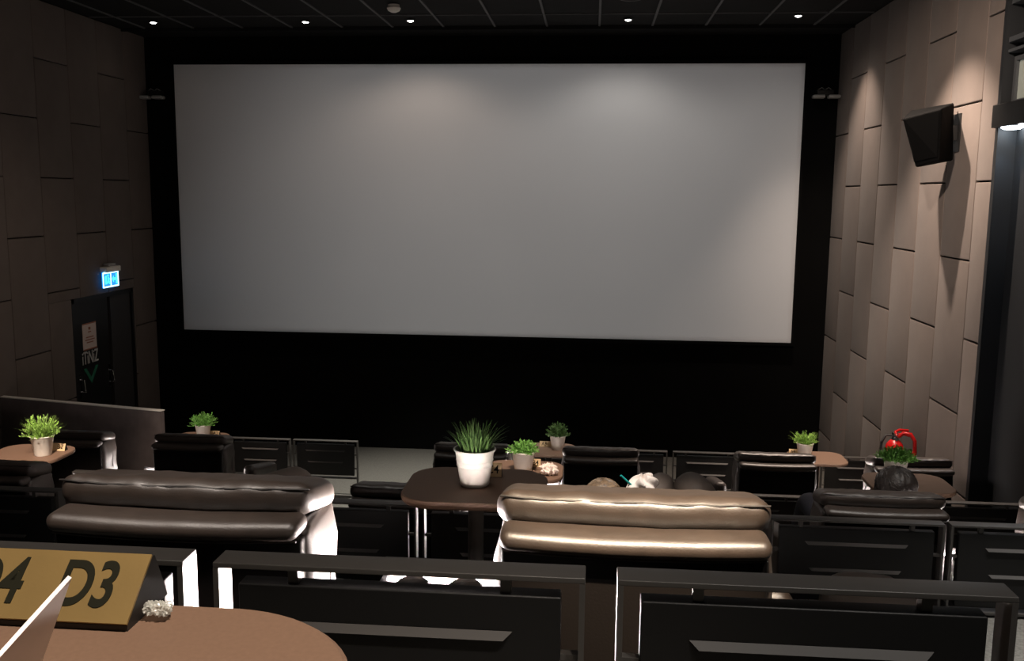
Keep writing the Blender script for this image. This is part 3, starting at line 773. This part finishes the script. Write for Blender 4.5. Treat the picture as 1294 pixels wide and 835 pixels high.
    skin_body('trousers',Jt,Et,M['trouser'],t)
    # hands: palm with five short finger chains
    def hand(c,d,up,sd):
        c=Vector(c); d=Vector(d).normalized(); up=Vector(up).normalized(); w=d.cross(up).normalized()*sd
        P=[(tuple(c),.026),(tuple(c+d*.045),.028)]; Eh=[(0,1)]
        for k,L in enumerate((.068,.078,.072,.055)):
            o=w*(-.030+.020*k); i=len(P)
            P+=[(tuple(c+d*.075+o),.0095),(tuple(c+d*(.075+L*.45)+o-up*.010),.0085),(tuple(c+d*(.075+L*.75)+o-up*.035),.0075)]
            Eh+=[(1,i),(i,i+1),(i+1,i+2)]
        i=len(P); P+=[(tuple(c+d*.02-w*.036),.011),(tuple(c+d*.055-w*.052-up*.012),.0095),(tuple(c+d*.078-w*.048-up*.022),.008)]; Eh+=[(0,i),(i,i+1),(i+1,i+2)]
        skin_body('hand',P,Eh,M['skin'],t,1)
    hand((-.12,.51,.20),(.3,1,-.1),(0,0,1),1)
    if cup: hand((cup[0],cup[1]-.055,cup[2]-.02),(-.1,1,.15),(1,0,.2),1)
    else: hand((.15,.51,.20),(-.1,1,-.1),(0,0,1),-1)
    return t
person(1.44,4.66,-1.89,(.085,-.02,.445),'dark-haired person lying back in the recliner in front of the bushy green plant',M['hair_black'],M['shirt'])
person(.095,4.66,-1.90,(-.01,.02,.33),'brown-haired person whose crown shows above the golden-lit recliner',M['hair_brown'],M['shirt2'],cup=(.17,.10,.20))
t=empty('whipped_drink',(.29,4.80,-1.70),0,'white whipped drink with a turquoise straw held above the golden recliner','drink')
obj('cup',MB().lathe([(.0,0),(.032,0),(.036,.005),(.046,.13),(.048,.135),(.045,.136)],28,cap=False),M['lightplastic'],t)
def whip(w,nn,tt):
    a=math.atan2(w.y,w.x); return w+nn*(.012*math.sin(a*5+w.z*90))
v,fc=rbox_geo(.076,.065,.062,.055,12,4,whip)
obj('whipped_cream',MB().add([(a,b,c+.185+.012*a/.06) for a,b,c in v],fc,0,True),M['cream'],t)
obj('straw',MB().tube([(.0,-.01,.10),(-.05,-.03,.20),(-.115,-.045,.262)],.0055,10),M['teal'],t)

# ------------------------------------------------------------------ lights
def spot(name,loc,to,power,col,ang,blend=.5,size=.03):
    l=bpy.data.lights.new(name,'SPOT'); l.energy=power; l.color=col; l.spot_size=math.radians(ang); l.spot_blend=blend; l.shadow_soft_size=size
    o=bpy.data.objects.new(name,l); C.objects.link(o); o.location=loc
    o.rotation_euler=(Vector(to)-Vector(loc)).to_track_quat('-Z','Y').to_euler(); return o
WARM=(1,.80,.66); NEUT=(1,.93,.86)  # row spots below include unseen fills added where surfaces came out dark
for (x,y,_),p in zip(DL,(1.0,2.5,30,32,9)):
    spot('downlight_beam',(x,y,ZC-.03),(x,y+.12,FF),p,WARM if x<0 else NEUT,142,.55,.03)
# wall washers over the right wall
spot('wall_wash',(2.35,10.62,ZC-.03),(2.85,10.60,-1.5),210,WARM,80,.9,.03)
spot('wall_wash',(2.05,7.85,ZC-.03),(2.45,7.9,-1.5),680,WARM,84,.6,.03)
spot('wall_wash',(1.0,5.0,ZC-.03),(3.0,8.6,.25),640,WARM,48,.95,.04)
spot('row_and_fill_spot',(.15,.50,ZC-.03),(.11,1.92,-.65),1700,(1,.80,.58),15.5,.8,.03)
spot('row_and_fill_spot',(.45,.2,ZC-.03),(-.15,.55,ZD),370,(1,.84,.70),40,.9,.05)
spot('row_and_fill_spot',(1.1,.3,ZC-.03),(.5,1.36,-.56),170,NEUT,46,.9,.05)  # unseen fill, added to lift the top of the right near rail
spot('row_and_fill_spot',(-1.1,1.0,ZC-.03),(-.95,1.9,-.65),560,(1,.88,.78),26,.9,.35)  # soft fill added to brighten the left near recliner
spot('row_and_fill_spot',(-2.3,2.3,ZC-.03),(-3.35,5.38,ZTB+.06),2100,WARM,13,.9,.05)
spot('row_and_fill_spot',(.1,5.6,ZC-.03),(-.27,7.76,ZTA+.1),420,NEUT,11,.9,.05)  # spot added to brighten the middle far plant and pot
spot('row_and_fill_spot',(-2.9,6.0,ZC-.03),(-3.35,7.8,ZTA),620,WARM,24,.9,.05)
spot('row_and_fill_spot',(1.6,6.0,ZC-.03),(1.9,7.8,ZTA),600,WARM,26,.9,.05)
spot('row_and_fill_spot',(-.2,3.6,ZC-.03),(-.34,5.34,ZTB+.08),950,WARM,12,.9,.05)
spot('row_and_fill_spot',(.3,4.1,ZC-.03),(.28,4.8,-1.5),620,NEUT,17,.9,.05)  # unseen fill aimed at the drink to whiten it
spot('row_and_fill_spot',(-.5,2.3,ZC-.03),(-.37,2.95,ZTC),14,NEUT,34,.9,.05)
spot('row_and_fill_spot',(1.5,3.2,ZC-.03),(1.45,4.4,-1.4),260,NEUT,30,.9,.05)
spot('row_and_fill_spot',(-1.5,9.0,ZC-.03),(-1.6,9.4,FF),1300,(1,.95,.85),60,.9,.08)
spot('row_and_fill_spot',(-3.6,8.4,ZC-.03),(-5.2,8.6,-2.3),50,WARM,85,.9,.1)
spot('row_and_fill_spot',(2.0,2.7,ZC-.03),(1.95,3.0,FC),800,(1,.96,.92),34,.9,.06)
spot('row_and_fill_spot',(-1.0,4.4,ZC-.03),(-1.0,5.4,-2.4),60,NEUT,110,.9,.1)  # wide fill added in place of bounced room light
spot('lamp_beam',(2.90,7.02,.495),(2.93,6.95,-2.5),18,(.62,.78,1),75,.7,.02)
spot('lamp_beam',(2.90,6.75,.495),(2.93,6.7,-2.5),18,(.62,.78,1),75,.7,.02)
# projector behind the audience, its beam shaped by a real lens port
pr=empty('projector',(-1.41,-2.35,1.45),0,'black projector high on the back wall behind the audience','projector')
px,py,pz=-1.41,-2.35,1.45
d=.30; D=11.79-py
hw=3.905*d/D; zt_=(1.591-pz)*d/D; zb_=(-1.787-pz)*d/D
m=MB(); W_=.35
m.box(-W_,-hw,d-.01,d,-W_,W_); m.box(hw,W_,d-.01,d,-W_,W_); m.box(-hw,hw,d-.01,d,zt_,W_); m.box(-hw,hw,d-.01,d,-W_,zb_)
m.box(-W_,W_,-.2,d,W_,W_+.01); m.box(-W_,W_,-.2,d,-W_-.01,-W_); m.box(-W_-.01,-W_,-.2,d,-W_,W_); m.box(W_,W_+.01,-.2,d,-W_,W_)
obj('housing',m,M['black_paint'],pr)
spot('projector_lamp',(px,py,pz),(-.4,11.8,-.9),1500,(.985,.985,1),44,1,.0015)

w=bpy.data.worlds.new('world'); bpy.context.scene.world=w; w.use_nodes=True
w.node_tree.nodes['Background'].inputs[0].default_value=(.02,.02,.022,1); w.node_tree.nodes['Background'].inputs[1].default_value=.3
s=bpy.context.scene
s.view_settings.view_transform='Standard'; s.view_settings.look='None'; s.view_settings.exposure=0; s.view_settings.gamma=1; s.view_settings.use_curve_mapping=False
s.cycles.use_denoising=True
s.cycles.max_bounces=6; s.cycles.sample_clamp_indirect=3
